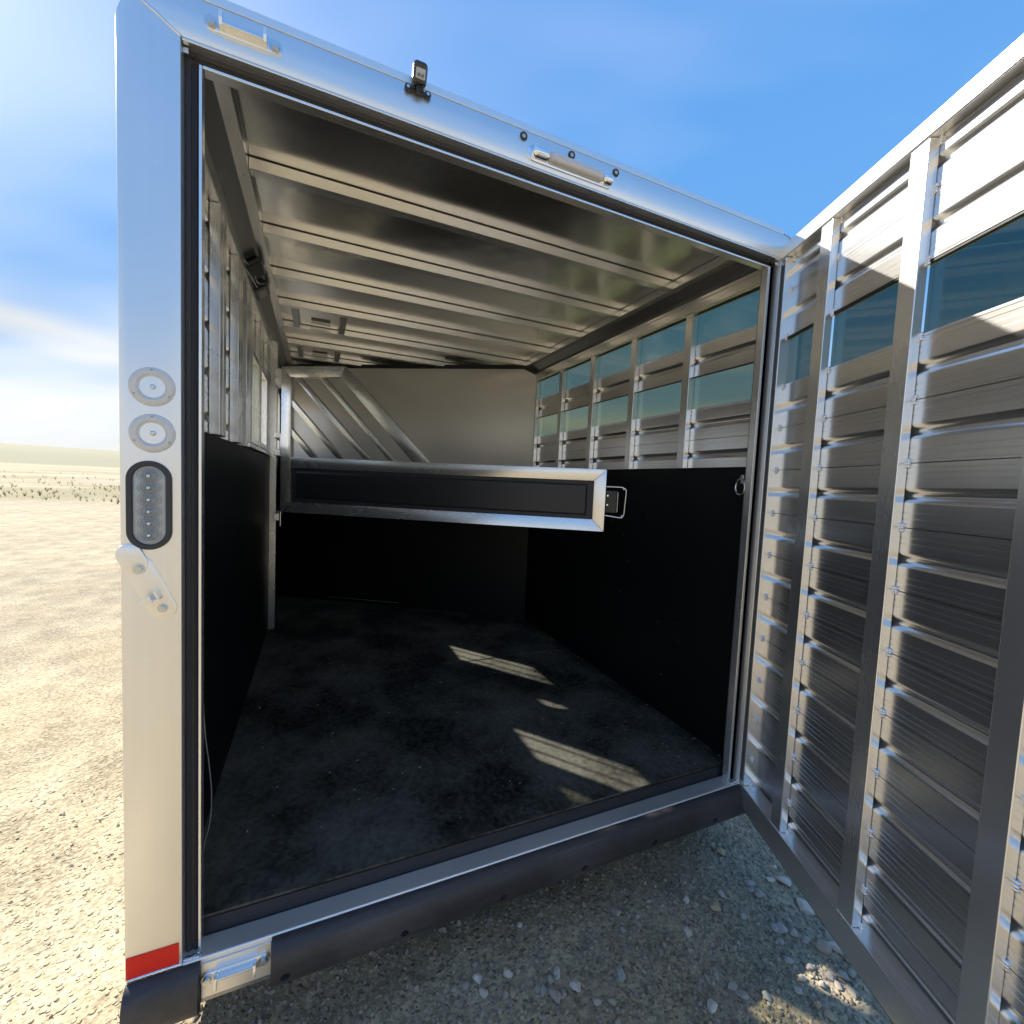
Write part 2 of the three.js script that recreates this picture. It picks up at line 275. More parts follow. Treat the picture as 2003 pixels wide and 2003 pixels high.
{
  const prof = [[0.0040, 0.222], [0.012, 0.219], [0.024, 0.223], [0.034, 0.236], [0.041, 0.258], [0.0425, 0.288], [0.038, 0.318], [0.027, 0.338], [0.013, 0.347], [0.0040, 0.348]];
  const run = (x0, x1) => { const s = new THREE.Shape(prof.map(([z, y]) => new THREE.Vector2(-z, y))); const g = new THREE.ExtrudeGeometry(s, { depth: x1 - x0, bevelEnabled: false }); g.rotateY(Math.PI / 2).translate(x0, 0, 0); return meterUV(toCreasedNormals(g, 0.7)); };
  const xs = [-0.745, -0.434, -0.122, 0.184, 0.497, 0.808];
  const b = mesh('rear_bumper', meterUV(toCreasedNormals(drilled(run(-0.780, 1.03), xs.map(x => [x, 0.258, 0.035, 0.0125, 0.044])), 0.7)), M.bumper, T);
  for (const x of xs) mesh('recessed_bolt', cylZ(0.007, 0.006, 6).translate(x, 0.252, 0.0165), M.black, b);
  mesh('bumper_end_cap', run(-1.088, -0.939), M.bumper, T);
  mesh('bumper_bar', bx(-1.085, 1.03, 0.225, 0.2955, -0.055, 0.0000, 0.004), M.dark, T);
  mesh('keeper_plate', bx(-0.9375, -0.7815, 0.246, 0.338, 0.0038, 0.0075, 0.001), M.skin, T);
}
// bolt with washer, axis towards +z
function bolt(parent, x, y, z, r = 0.011) {
  const b = mesh('bolt', [cylZ(r * 1.25, 0.0022, 24).translate(x, y, z + 0.0011), cylZ(r * 0.86, 0.006, 6).rotateZ(0.3).translate(x, y, z + 0.005), cylZ(r * 0.55, 0.0015, 12).translate(x, y, z + 0.0085)], M.zinc, parent); return b;
}
// door bar keeper: strap with two bolts, shelf between two prongs
function keeper(cx, cy, z, up) {
  const k = part('door_bar_keeper', T), s = up ? 1 : -1;
  mesh('strap', extrude(stadium(0.077, 0.0155), 0.004, 0.001).translate(cx, cy, z), M.ext, k);
  mesh('shelf', bx(cx - 0.042, cx + 0.042, cy - s * 0.006 - 0.002, cy - s * 0.006 + 0.002, z + 0.004, z + 0.023, 0.0012), M.ext, k);
  for (const e of [-1, 1]) { const x = cx + e * 0.043; const pts = [[0.004, -0.012], [0.022, -0.010], [0.026, 0.002], [0.025, 0.019], [0.020, 0.023], [0.015, 0.014], [0.004, 0.010]].map(([a, b]) => [a, s * b]);
    const g = extrude(pts, 0.005, 0.001).rotateY(-Math.PI / 2).translate(x + 0.0025, cy, z); mesh('prong', g, M.ext, k); }
  bolt(k, cx - 0.0625, cy, z + 0.005); bolt(k, cx + 0.0625, cy, z + 0.005);
  return k;
}
keeper(-0.858, 2.570, 0.0005, true); keeper(-0.861, 0.299, 0.0077, false);

// rear lamps, camera and marker lights
{
  const cx = -1.0365, cy = 1.494;
  const o = part('tail_light', T);
  const gs = stadium(0.042, 0.101); gs.holes.push(new THREE.Path(stadium(0.030, 0.089).getPoints(16).reverse()));
  mesh('grommet', extrude(gs, 0.008, 0.004).translate(cx, cy, -0.001), M.seal, o);
  mesh('lens', extrude(stadium(0.0305, 0.0895), 0.006, 0.001).translate(cx, cy, -0.002), M.lens, o);
  const prof = []; for (let k = 0; k <= 24; k++) { const r = 0.0265 * k / 24; prof.push([Math.max(r, 0.0001), 0.0045 * (1 - (k / 24) ** 2) + 0.0018 * Math.cos(k * Math.PI * 0.5) + (k < 3 ? 0.0018 : 0)]); }
  for (let k = 0; k < 6; k++) mesh('led_ring', latheZ(prof.slice().reverse(), 36).scale(1, 0.74, 1).translate(cx, cy + 0.0675 - k * 0.027, 0.0036), M.lens, o);
  for (let k = 0; k < 6; k++) mesh('led', new THREE.SphereGeometry(0.0042, 12, 8).scale(1, 1, 0.6).translate(cx, cy + 0.0675 - k * 0.027, 0.0115), M.zinc, o);
}
for (const y of [1.760, 1.657]) {
  const o = part('recessed_lamp', T), cx = -1.0310;
  mesh('bezel', latheZ([[0.0255, 0.000], [0.0265, 0.0035], [0.030, 0.0062], [0.036, 0.006], [0.0425, 0.0028], [0.0440, 0.0004]].reverse(), 44).translate(cx, y, 0), M.whitePlastic, o);
  mesh('dish', latheZ([[0.0001, 0.0012], [0.003, 0.0012], [0.008, 0.0008], [0.016, 0.0006], [0.022, 0.0006], [0.0262, 0.003]].reverse(), 40).translate(cx, y, 0), M.whitePlastic, o);
  mesh('emitter', [latheZ([[0.0001, 0.0046], [0.003, 0.004], [0.0045, 0.002], [0.0062, 0.0012]].reverse(), 20).translate(cx + 0.001, y, 0.0006), cylZ(0.0022, 0.004, 8).translate(cx + 0.004, y + 0.001, 0.004)], M.zinc, o);
  for (let k = 0; k < 3; k++) { const a = Math.PI / 2 + k * 2.094; mesh('screw', cylZ(0.0022, 0.002, 8).translate(cx + 0.037 * Math.cos(a), y + 0.037 * Math.sin(a), 0.0058), M.dark, o); }
}
{ // latch catch, tilted, on the post
  const o = part('latch_catch', T), a = Math.atan2(1.35 - 1.256, -1.056 + 1.013);
  const mx = -1.0345, my = 1.303, L = Math.hypot(0.094, 0.043) / 2;
  mesh('base_plate', extrude(stadium(L + 0.027, 0.027), 0.0032, 0.0008).rotateZ(a).translate(mx, my, 0.0003), M.skin, o);
  mesh('top_plate', extrude(stadium(0.036, 0.024), 0.0028, 0.0008).rotateZ(a).translate(-1.0690, 1.372, 0.0038), M.skin, o);
  bolt(o, -1.056, 1.350, 0.0068, 0.0095); bolt(o, -1.013, 1.256, 0.0036, 0.0085);
  const arm = extrude([[0, 0], [0.040, 0], [0.040, 0.020], [0.034, 0.024], [0.030, 0.012], [0, 0.010]], 0.004, 0.0008).translate(-0.020, -0.006, 0);
  mesh('tab', [bx(-0.020, 0.018, -0.002, 0.002, 0.003, 0.026, 0.001), bx(-0.020, 0.004, -0.002, 0.014, 0.024, 0.028, 0.001), bx(0.012, 0.018, -0.002, 0.020, 0.003, 0.024, 0.001)].map(g => g.rotateZ(0.42).translate(-1.030, 1.276, 0)), M.skin, o);
}
tag(mesh('reflective_tape', bx(-1.088, -0.984, 0.3565, 0.411, 0.0018, 0.0028, 0), M.tape, T), 'red reflective tape at the foot of the post');
{ // small camera on the header
  const o = part('rear_camera', T), cx = -0.4645, f = new THREE.Group();
  mesh('bracket', [bx(cx - 0.029, cx + 0.029, 2.590, 2.600, 0.0024, 0.010, 0.003), cylZ(0.0085, 0.007, 16).translate(cx - 0.026, 2.597, 0.006), cylZ(0.0085, 0.007, 16).translate(cx + 0.026, 2.597, 0.006), bx(cx - 0.006, cx + 0.006, 2.588, 2.612, 0.004, 0.022, 0.003)], M.black, o);
  for (const s of [-1, 1]) mesh('screw', cylZ(0.0042, 0.003, 12).translate(cx + s * 0.026, 2.597, 0.0103), M.zinc, o);
  mesh('housing', new RoundedBoxGeometry(0.037, 0.050, 0.036, 4, 0.010).rotateX(0.45).translate(cx, 2.627, 0.020), M.blackGloss, o);
  const w = mesh('window', new RoundedBoxGeometry(0.024, 0.022, 0.004, 2, 0.002).rotateX(0.45).translate(cx, 2.6165, 0.0372), M.lens, o);
  mesh('lens', [[-0.005, 0.003], [0.005, 0.003], [-0.005, -0.005], [0.005, -0.005]].map(([a, b]) => new THREE.SphereGeometry(0.0034, 12, 8).translate(cx + a, 2.6165 + b, 0.0380 - b * 0.45)), M.lensDark, o);
}
for (const x of [-0.155, 0.0075, 0.1725]) {
  const o = part('marker_light', T);
  mesh('grommet', latheZ([[0.0055, 0.004], [0.0075, 0.0062], [0.0105, 0.0055], [0.0120, 0.001]].reverse(), 24).translate(x, 2.5935, 0.0005), M.seal, o);
  mesh('lens', latheZ([[0.0001, 0.0072], [0.003, 0.0066], [0.0058, 0.0045]].reverse(), 16).translate(x, 2.5935, 0.0005), M.lens, o);
}
{ // slim light bar with chrome ends
  const o = part('light_bar', T), cy = 2.556, x0 = -0.143, x1 = 0.163;
  mesh('chrome_base', extrude(stadium((x1 - x0) / 2, 0.0225), 0.004, 0.002).translate((x0 + x1) / 2, cy, 0.0008), M.chrome, o);
  for (const [a, b] of [[x0 + 0.012, x0 + 0.072], [x1 - 0.048, x1 - 0.006]]) mesh('chrome_end', new RoundedBoxGeometry(b - a, 0.035, 0.032, 5, 0.0155).translate((a + b) / 2, cy, 0.012), M.chrome, o);
  const len = mesh('lens', new RoundedBoxGeometry(0.194, 0.031, 0.029, 4, 0.013).translate(0.0215, cy, 0.0125), plain([0.55, 0.53, 0.52], 0.15, { clearcoat: 1, clearcoatRoughness: 0.05 }), o);
  mesh('lens_rib', Array.from({ length: 22 }, (_, k) => new THREE.TorusGeometry(0.0152, 0.0011, 5, 16).rotateY(Math.PI / 2).scale(1, 1, 0.93).translate(-0.067 + k * 0.0084, cy, 0.0127)).map(g => g), M.whitePlastic, len);
}

// ---------------------------------------------------------------- planks, walls
// one extruded plank: x along its length, z = 0 is the inner face, groove in the middle
function plankGeo(len, h, seed = 0) {
  const a = h / 2, p = [[-a + 0.0006, -0.0045], [-a + 0.0012, 0], [-a + 0.0070, 0], [-a + 0.0074, 0.0012], [-a + 0.0098, 0.0012], [-a + 0.0102, 0], [-a + 0.0120, 0]];
  const line = y => p.push([y - 0.0016, 0], [y - 0.0010, -0.0009], [y + 0.0010, -0.0009], [y + 0.0016, 0]);
  if (h > 0.14) { line(-a + 0.024); line(-a + 0.040); }
  if (h > 0.12) { p.push([-0.0240, 0], [-0.0215, 0]); for (let k = -6; k <= 6; k++) { const t = k / 6; p.push([0.0185 * t, -0.0055 * (1 + Math.cos(Math.PI * t)) - 0.00001]); } p.push([0.0215, 0], [0.0240, 0]); }
  if (h > 0.14) { line(a - 0.042); line(a - 0.026); }
  p.push([a - 0.0160, 0], [a - 0.0140, 0], [a - 0.0136, 0.0012], [a - 0.0106, 0.0012], [a - 0.0102, 0], [a - 0.0012, 0], [a - 0.0006, -0.0045], [a - 0.0006, -0.020], [-a + 0.0006, -0.020]);
  const s = new THREE.Shape(p.map(([y, z]) => new THREE.Vector2(-z, y)));
  const g = new THREE.ExtrudeGeometry(s, { depth: len, bevelEnabled: false }); g.rotateY(Math.PI / 2);      // (-z, y, d) -> (d, y, z)
  const c = toCreasedNormals(g, 0.55), q = c.attributes.position, uv = new Float32Array(q.count * 2);
  for (let i = 0; i < q.count; i++) { uv[2 * i] = q.getX(i) + seed * 0.37; uv[2 * i + 1] = q.getY(i) + q.getZ(i) + seed * 0.613; }
  c.setAttribute('uv', new THREE.BufferAttribute(uv, 2)); return c;
}
const BAY = 0.4245, posts = Array.from({ length: 10 }, (_, i) => -0.462 - BAY * i);
{ // wall with two rows of tinted panes
  const w = part('side_wall', T), wall = 4.34, X = 1.032;
  const put = (name, g, m) => mesh(name, g, m, w);
  const rows = [[1.540, 1.690], [1.690, 1.840], [1.840, 1.990], [2.157, 2.305]];
  rows.forEach(([a, b], i) => { const m = mesh('plank', plankGeo(wall, b - a, i), M.plank, w); m.rotation.y = -Math.PI / 2; m.position.set(X, (a + b) / 2, -0.06 - wall); });
  // rotation -90 about y sends x to +z and z to -x: the inner face looks to the middle of the trailer
  for (const [a, b] of [[0.30, 1.990], [2.157, 2.305], [2.468, 2.545]]) put('outer_skin', bx(1.053, 1.058, a, b, LEN, -0.058, 0.0008), M.skin);
  put('top_rail', bx(1.000, 1.0525, 2.469, 2.530, -3.4, -0.086, 0.003), M.ext);
  put('rail_lip', bx(0.996, 1.000, 2.512, 2.527, -3.4, -0.086, 0.001), M.ext);
  for (const [i, z] of posts.entries()) if (z > -2.1) {
    put('wall_post', bx(1.000, 1.0310, LINE - 0.02, 2.4685, z - 0.048, z, 0.003), M.ext);
  }
  put('wall_post', bx(1.000, 1.0310, LINE - 0.02, 2.4685, -2.215, -2.170, 0.003), M.ext);
  const edges = [-0.086, ...posts.filter(z => z > -2.1), -2.17, -3.0, -3.9, LEN];
  for (let i = 0; i < edges.length - 1; i++) for (const [a, b] of [[1.992, 2.155], [2.307, 2.467]]) put('window_pane', bx(1.0375, 1.0405, a, b, edges[i + 1] + 0.0005, edges[i] - 0.0005, 0), M.plexi);
  for (const [a, b] of [[1.990, 1.996], [2.305, 2.311]]) put('glazing_bead', bx(1.031, 1.0365, a, b, -2.17, -0.086, 0.001), M.ext);
  for (const [a, b] of [[2.1505, 2.157], [2.4625, 2.469]]) put('glazing_seal', bx(1.031, 1.0365, a, b, -2.17, -0.086, 0.001), M.rubber);
  // weld dots where planks meet the posts
  const wb = [], r = rng(31);
  for (const z of posts.filter(z => z > -2.1)) for (const y of [1.84, 1.915, 1.765, 2.165, 2.231, 2.297, 1.982]) { const g = new THREE.SphereGeometry(0.0045, 7, 6); g.scale(0.8, 0.8 + r() * 0.9, 0.8); g.translate(1.0305, y + (r() - 0.5) * 0.004, z + 0.002); wb.push(g); }
  tag(put('weld_beads', wb, M.weld), null, null, null, 'stuff');
  put('wall_lining', bx(0.996, 1.0305, FLOOR, LINE, -2.30, -0.086, 0.003, 'z'), M.lining);
  put('wall_lining', bx(1.0, 1.050, FLOOR, LINE, LEN, -2.31, 0.003, 'z'), M.lining);
  // tie ring on the lining
  const ring = mesh('tie_ring', new THREE.TorusGeometry(0.034, 0.0048, 10, 32), M.chrome, w); ring.rotation.y = Math.PI / 2 - 0.35; ring.position.set(0.984, 1.612, -0.108);
  mesh('ring_plate', bx(-0.012, 0.012, -0.02, 0.02, -0.004, 0.004, 0.003), M.zinc, ring).position.set(-0.002, 0.034, 0.006);
}
{ // wall towards the sun: planks by the rear, barred windows further in
  const w = part('side_wall', T), put = (n, g, m) => mesh(n, g, m, w);
  const wl = 1.10; [[1.685, 1.835], [1.835, 1.985], [1.985, 2.140], [2.140, 2.300], [2.300, 2.468]].forEach(([a, b], i) => { const m = mesh('plank', plankGeo(wl, b - a, i + 7), M.plank, w); m.rotation.y = Math.PI / 2; m.position.set(-1.032, (a + b) / 2, -0.062); });
  const y0 = 1.768, open = [[-1.500, -1.800, y0, 2.200, [-1.700, -1.59], true], [-1.925, -2.240, y0, 2.205, [-2.172, -2.047], false], [-2.700, -2.785, 2.075, 2.195, [], false], [-3.055, -3.370, y0, 2.270, [-3.284, -3.165], false]];
  // sheet split into columns round the openings
  const sheet = (name, x0, x1, lo, hi, zEnd, zStart, m) => { let z = zStart; for (const [a, b, l, h] of open) { put(name, bx(x0, x1, lo, hi, a, z, 0.0006), m); put(name, bx(x0, x1, lo, l, b, a, 0.0006), m); put(name, bx(x0, x1, h, hi, b, a, 0.0006), m); z = b; } put(name, bx(x0, x1, lo, hi, zEnd, z, 0.0006), m); };
  sheet('outer_skin', -1.058, -1.053, 0.30, 2.545, LEN, -0.058, M.skin);
  sheet('inner_panel', -1.052, -1.040, LINE - 0.02, 2.468, -3.52, -1.165, M.plank);
  put('top_rail', bx(-1.0525, -1.000, 2.469, 2.530, -3.52, -0.086, 0.003), M.ext);
  // pairs of upright tubes
  for (const zc of [-0.615, -1.000]) for (const s of [-1, 1]) put('wall_post', bx(-1.0310, -0.998, LINE + 0.002, 2.4685, zc + s * 0.029 - 0.024, zc + s * 0.029 + 0.024, 0.003), M.ext);
  put('wall_post', bx(-1.0395, -1.004, LINE + 0.002, 2.4685, -1.30, -1.235, 0.003), M.ext);
  put('wall_post', bx(-1.0395, -1.010, LINE + 0.002, 2.4685, -2.44, -2.36, 0.003), M.ext);
  for (const z of [-1.395, -1.445, -1.840, -1.885, -2.285, -2.322]) put('upright_bar', bx(-1.0395, -1.014, LINE + 0.03, 2.4685, z - 0.011, z + 0.011, 0.003), M.ext);
  // barred windows
  for (const [a, b, y0, y1, bars, pane] of open) {
    if (!bars.length) continue;
    const f = part('barred_window', w);
    mesh('frame', [bx(-1.040, -1.012, y0 - 0.03, y0, b - 0.012, a + 0.012, 0.003), bx(-1.040, -1.012, y1, y1 + 0.03, b - 0.012, a + 0.012, 0.003), bx(-1.040, -1.012, y0 + 0.0005, y1 - 0.0005, a, a + 0.012, 0.002), bx(-1.040, -1.012, y0 + 0.0005, y1 - 0.0005, b - 0.012, b, 0.002)], M.ext, f);
    for (const zb of bars) mesh('bar', cyl(0.0065, y1 - y0 + 0.004, 12).translate(-1.045, (y0 + y1) / 2, zb), M.ext, f);
    if (pane) mesh('window_pane', bx(-1.0568, -1.0545, y0 + 0.001, y1 - 0.001, b + 0.001, a - 0.001, 0), M.smoke, f);
  }
  put('wall_ledge', bx(-1.040, -0.996, LINE + 0.004, LINE + 0.026, -2.42, -1.30, 0.003), M.ext);
  put('wall_lining', bx(-1.0315, -1.0120, FLOOR, LINE, -3.52, -0.086, 0.003, 'z'), M.lining);
  put('wall_lining', bx(-1.052, -1.033, FLOOR, LINE - 0.001, LEN, -0.087, 0.001, 'z'), M.lining);
  // tall bright post that carries the divider
  const p = mesh('hinge_post', bx(-1.0115, -0.964, FLOOR + 0.013, 2.525, -2.478, -2.425, 0.004, 'y'), M.ext, T);
  for (const [a, b] of [[2.200, 2.285], [1.820, 1.855], [1.700, 1.745], [1.255, 1.305]]) mesh('hinge_knuckle', bx(-0.962, -0.912, a, b, -2.45, -2.165, 0.004), M.ext, p);
  mesh('hinge_pin', cyl(0.008, 0.13, 12).translate(-0.918, 1.77, -2.158), M.zinc, p); mesh('hinge_pin', cyl(0.008, 0.10, 12).translate(-0.918, 1.27, -2.158), M.zinc, p);
}
// roof, rafters, coves
{
  const r = part('roof', T);
  mesh('ceiling_sheet', bx(-0.957, 0.957, 2.6255, 2.6305, LEN, -0.0855, 0.0005), M.ceil, r);
  for (let i = 0; i < 9; i++) { const z = -0.525 - 0.4235 * i; mesh('rafter', bx(-0.915, 0.915, 2.585, 2.6222, z - 0.042, z, 0.002), M.ext, r); }
  for (const s of [-1, 1]) {
    mesh('roof_rail', bx(Math.min(s * 0.9155, s * 0.955), Math.max(s * 0.9155, s * 0.955), 2.584, 2.6222, LEN, -0.0855, 0.002, 'z'), M.ext, r);
    const c = bx(-0.055, 0.055, -0.002, 0.002, LEN, -0.0855, 0.0008, 'z').rotateZ(s > 0 ? -0.66 : 0.66).translate(s * 0.992, 2.5565, 0);
    mesh('cove_panel', c, M.dark, r);
    const pts = [...arcP(CX - 0.012, CY, CR - 0.008 + 0.006, -0.2, Math.PI / 2, 8)], inn = pts.map(([x, y]) => [x - 0.006, y - 0.006]).reverse();
    const sh = extrude([...pts, ...inn].map(([x, y]) => [s * x, y]), 4.30, 0, 'z').translate(0, 0, LEN);
    mesh('roof_edge', sh, M.skin, r);
  }
  mesh('roof_skin', bx(-0.978, 0.978, 2.6315, 2.6345, LEN, -0.092, 0.0005), M.skin, r);
  mesh('nose_wall', bx(-1.05, 1.05, 0.30, 2.60, LEN - 0.02, LEN, 0.002), M.skin, T);
}
// roof vents between the rafters
for (const [z0, z1] of [[-2.215, -1.845], [-3.062, -2.692]]) {
  const v = part('roof_vent', T);
  for (const x of [-0.835, -0.548]) mesh('frame_bar', bx(x - 0.019, x + 0.019, 2.588, 2.6248, z0, z1, 0.003, 'z'), M.dark, v);
  mesh('hatch', bx(-0.812, -0.571, 2.6135, 2.6195, z0 + 0.012, z1 - 0.012, 0.002), M.ext, v);
  mesh('latch_slot', bx(-0.742, -0.628, 2.6105, 2.6130, -0.060 + (z0 + z1) / 2, (z0 + z1) / 2 - 0.005, 0.001), M.black, v);
  mesh('handle', bx(-0.748, -0.622, 2.596, 2.606, (z0 + z1) / 2 - 0.090, (z0 + z1) / 2 - 0.062, 0.003), M.ext, v);
}
// interior lamps on the cove
for (const [z, lit] of [[-1.235, 0], [-1.500, 1]]) {
  const o = part('interior_lamp', T); o.position.set(-0.985, 2.548, z); o.rotation.z = 0.66;
    mesh('housing', new RoundedBoxGeometry(0.085, 0.026, 0.17, 4, 0.012).translate(0, -0.013, 0), M.black, o);
  if (lit) { mesh('lens', new RoundedBoxGeometry(0.055, 0.008, 0.115, 3, 0.003).translate(0, -0.027, 0), M.lensDark, o); for (let k = 0; k < 4; k++) mesh('led_row', bx(-0.020, 0.020, -0.034, -0.031, -0.042 + k * 0.024, -0.030 + k * 0.024, 0.001), M.lens, o); }
}
// loose wiring by the lamps
{
  const wire = pts => new THREE.TubeGeometry(new THREE.CatmullRomCurve3(pts.map(p => new THREE.Vector3(...p))), 24, 0.0035, 6);
  for (const pts of [[[-1.01, 2.50, -1.02], [-0.985, 2.525, -1.20], [-0.975, 2.520, -1.35], [-0.955, 2.545, -1.42]], [[-1.01, 2.49, -1.05], [-0.99, 2.500, -1.25], [-0.985, 2.515, -1.40]], [[-1.0, 2.50, -2.05], [-0.98, 2.52, -2.2], [-0.97, 2.505, -2.40]], [[-0.99, 2.49, -2.1], [-0.985, 2.50, -2.3], [-0.95, 2.53, -2.5]]]) mesh('wire_loom', wire(pts), M.zinc, T);
}
// slanted front wall: satin panel above the black lining
{
  const f = part('front_wall', T); f.position.set(-1.03, 0, -3.506); f.rotation.y = -0.5728; const L = 2.425;
  mesh('wall_panel', extrude([[0.03, LINE], [L - 0.006, LINE], [L - 0.006, 2.512], [L - 0.115, 2.562], [0.14, 2.562], [0.03, 2.50]], 0.006, 0.001), M.panel, f);
  mesh('gap_filler', bx(0.0, L + 0.02, 0.39, 2.60, -0.03, -0.004, 0.001), M.seal, f);
  mesh('wall_lining', bx(0.002, L - 0.003, FLOOR, LINE - 0.001, -0.002, 0.010, 0.003), M.lining, f);
  mesh('kick_strip', bx(0.55, 1.25, 0.440, 0.4425, 0.0095, 0.0125, 0.0008), M.sill, f);
}
// swinging stall divider
{
  const d = part('stall_divider', T); d.position.set(-0.9073, 0.0632, -2.135); d.scale.setScalar(0.96); d.rotation.y = -0.5873; const L = 2.2418, t = 0.019;
  const flat = (pts, th = t) => extrude(pts, 2 * th, 0.002).translate(0, 0, -th);
  mesh('stile', flat([[0, 1.311], [0.073, 1.384], [0.073, 2.246], [0, 2.319]]), M.ext, d);
  mesh('rail', flat([[0.0735, 1.622], [2.168, 1.622], [2.2418, 1.696], [0.0735, 1.696]]), M.ext, d);
  mesh('rail', flat([[0.001, 1.310], [2.2408, 1.310], [2.167, 1.3835], [0.0745, 1.3835]]), M.ext, d);
  mesh('stile', flat([[2.2422, 1.311], [2.2422, 1.6955], [2.1685, 1.6215], [2.1685, 1.3845]]), M.ext, d);
  mesh('rail', flat([[0.001, 2.320], [0.0735, 2.2465], [0.440, 2.2465], [0.473, 2.320]]), M.ext, d);
  const bar = (a, b, c, e) => mesh('diagonal_bar', flat([a, b, c, e], 0.0125), M.ext, d);
  mesh('diagonal_bar', flat([[0.474, 2.3195], [0.4415, 2.2460], [0.976, 1.6965], [1.099, 1.6965]]), M.ext, d);
  bar([0.279, 2.2460], [0.327, 2.2460], [0.855, 1.6965], [0.807, 1.6965]);
  bar([0.092, 2.2460], [0.140, 2.2460], [0.680, 1.6965], [0.630, 1.6965]);
  bar([0.0735, 2.102], [0.479, 1.6965], [0.429, 1.6965], [0.0735, 2.053]);
  bar([0.0735, 1.899], [0.277, 1.6965], [0.224, 1.6965], [0.0735, 1.848]);
  // weld lines at the mitres
  const bead = (a, b) => new THREE.TubeGeometry(new THREE.LineCurve3(new THREE.Vector3(...a, t), new THREE.Vector3(...b, t)), 8, 0.0018, 5);
  tag(mesh('weld_beads', [bead([2.168, 1.622], [2.241, 1.695]), bead([2.167, 1.384], [2.241, 1.311]), bead([0.001, 1.311], [0.073, 1.384]), bead([0.001, 2.319], [0.073, 2.246]), bead([0.441, 2.2465], [0.473, 2.319]), bead([0.0735, 1.70], [0.0735, 2.24])], M.weld, d), null, null, null, 'stuff');
  // black padded panel, pillowed
  mesh('pad', new RoundedBoxGeometry(2.02, 0.196, 0.034, 5, 0.015).translate(1.121, 1.503, 0.0005), M.pad, d);
  mesh('panel_channel', bx(0.074, 2.168, 1.384, 1.6215, -0.010, 0.008, 0.001), M.seal, d);
  // latch: D-shaped loop round a block
  const k = part('slam_latch', d), lo = [[0.004, 1.590], [0.095, 1.590], [0.122, 1.578], [0.124, 1.555], [0.118, 1.425], [0.108, 1.404], [0.090, 1.402], [0.004, 1.412]].map(([a, b]) => new THREE.Vector3(L + a, b, 0.006));
  k.name = 'slam_latch';
  mesh('handle_loop', new THREE.TubeGeometry(new THREE.CatmullRomCurve3(lo, false, 'catmullrom', 0.15), 60, 0.0068, 8), M.zinc, k);
  mesh('latch_block', bx(L + 0.002, L + 0.072, 1.428, 1.568, -0.016, 0.012, 0.005), M.black, k);
  mesh('latch_edge', bx(L + 0.0725, L + 0.078, 1.435, 1.560, -0.014, 0.012, 0.001), M.dark, k);
  for (const y of [1.535, 1.478]) mesh('bolt', cylZ(0.006, 0.006, 10).translate(L + 0.014, y, 0.0145), M.zinc, k);
  mesh('bolt', [cylZ(0.004, 0.004, 8).translate(L + 0.108, 1.578, 0.012), cylZ(0.004, 0.004, 8).translate(L + 0.104, 1.414, 0.012)], M.zinc, k);
}
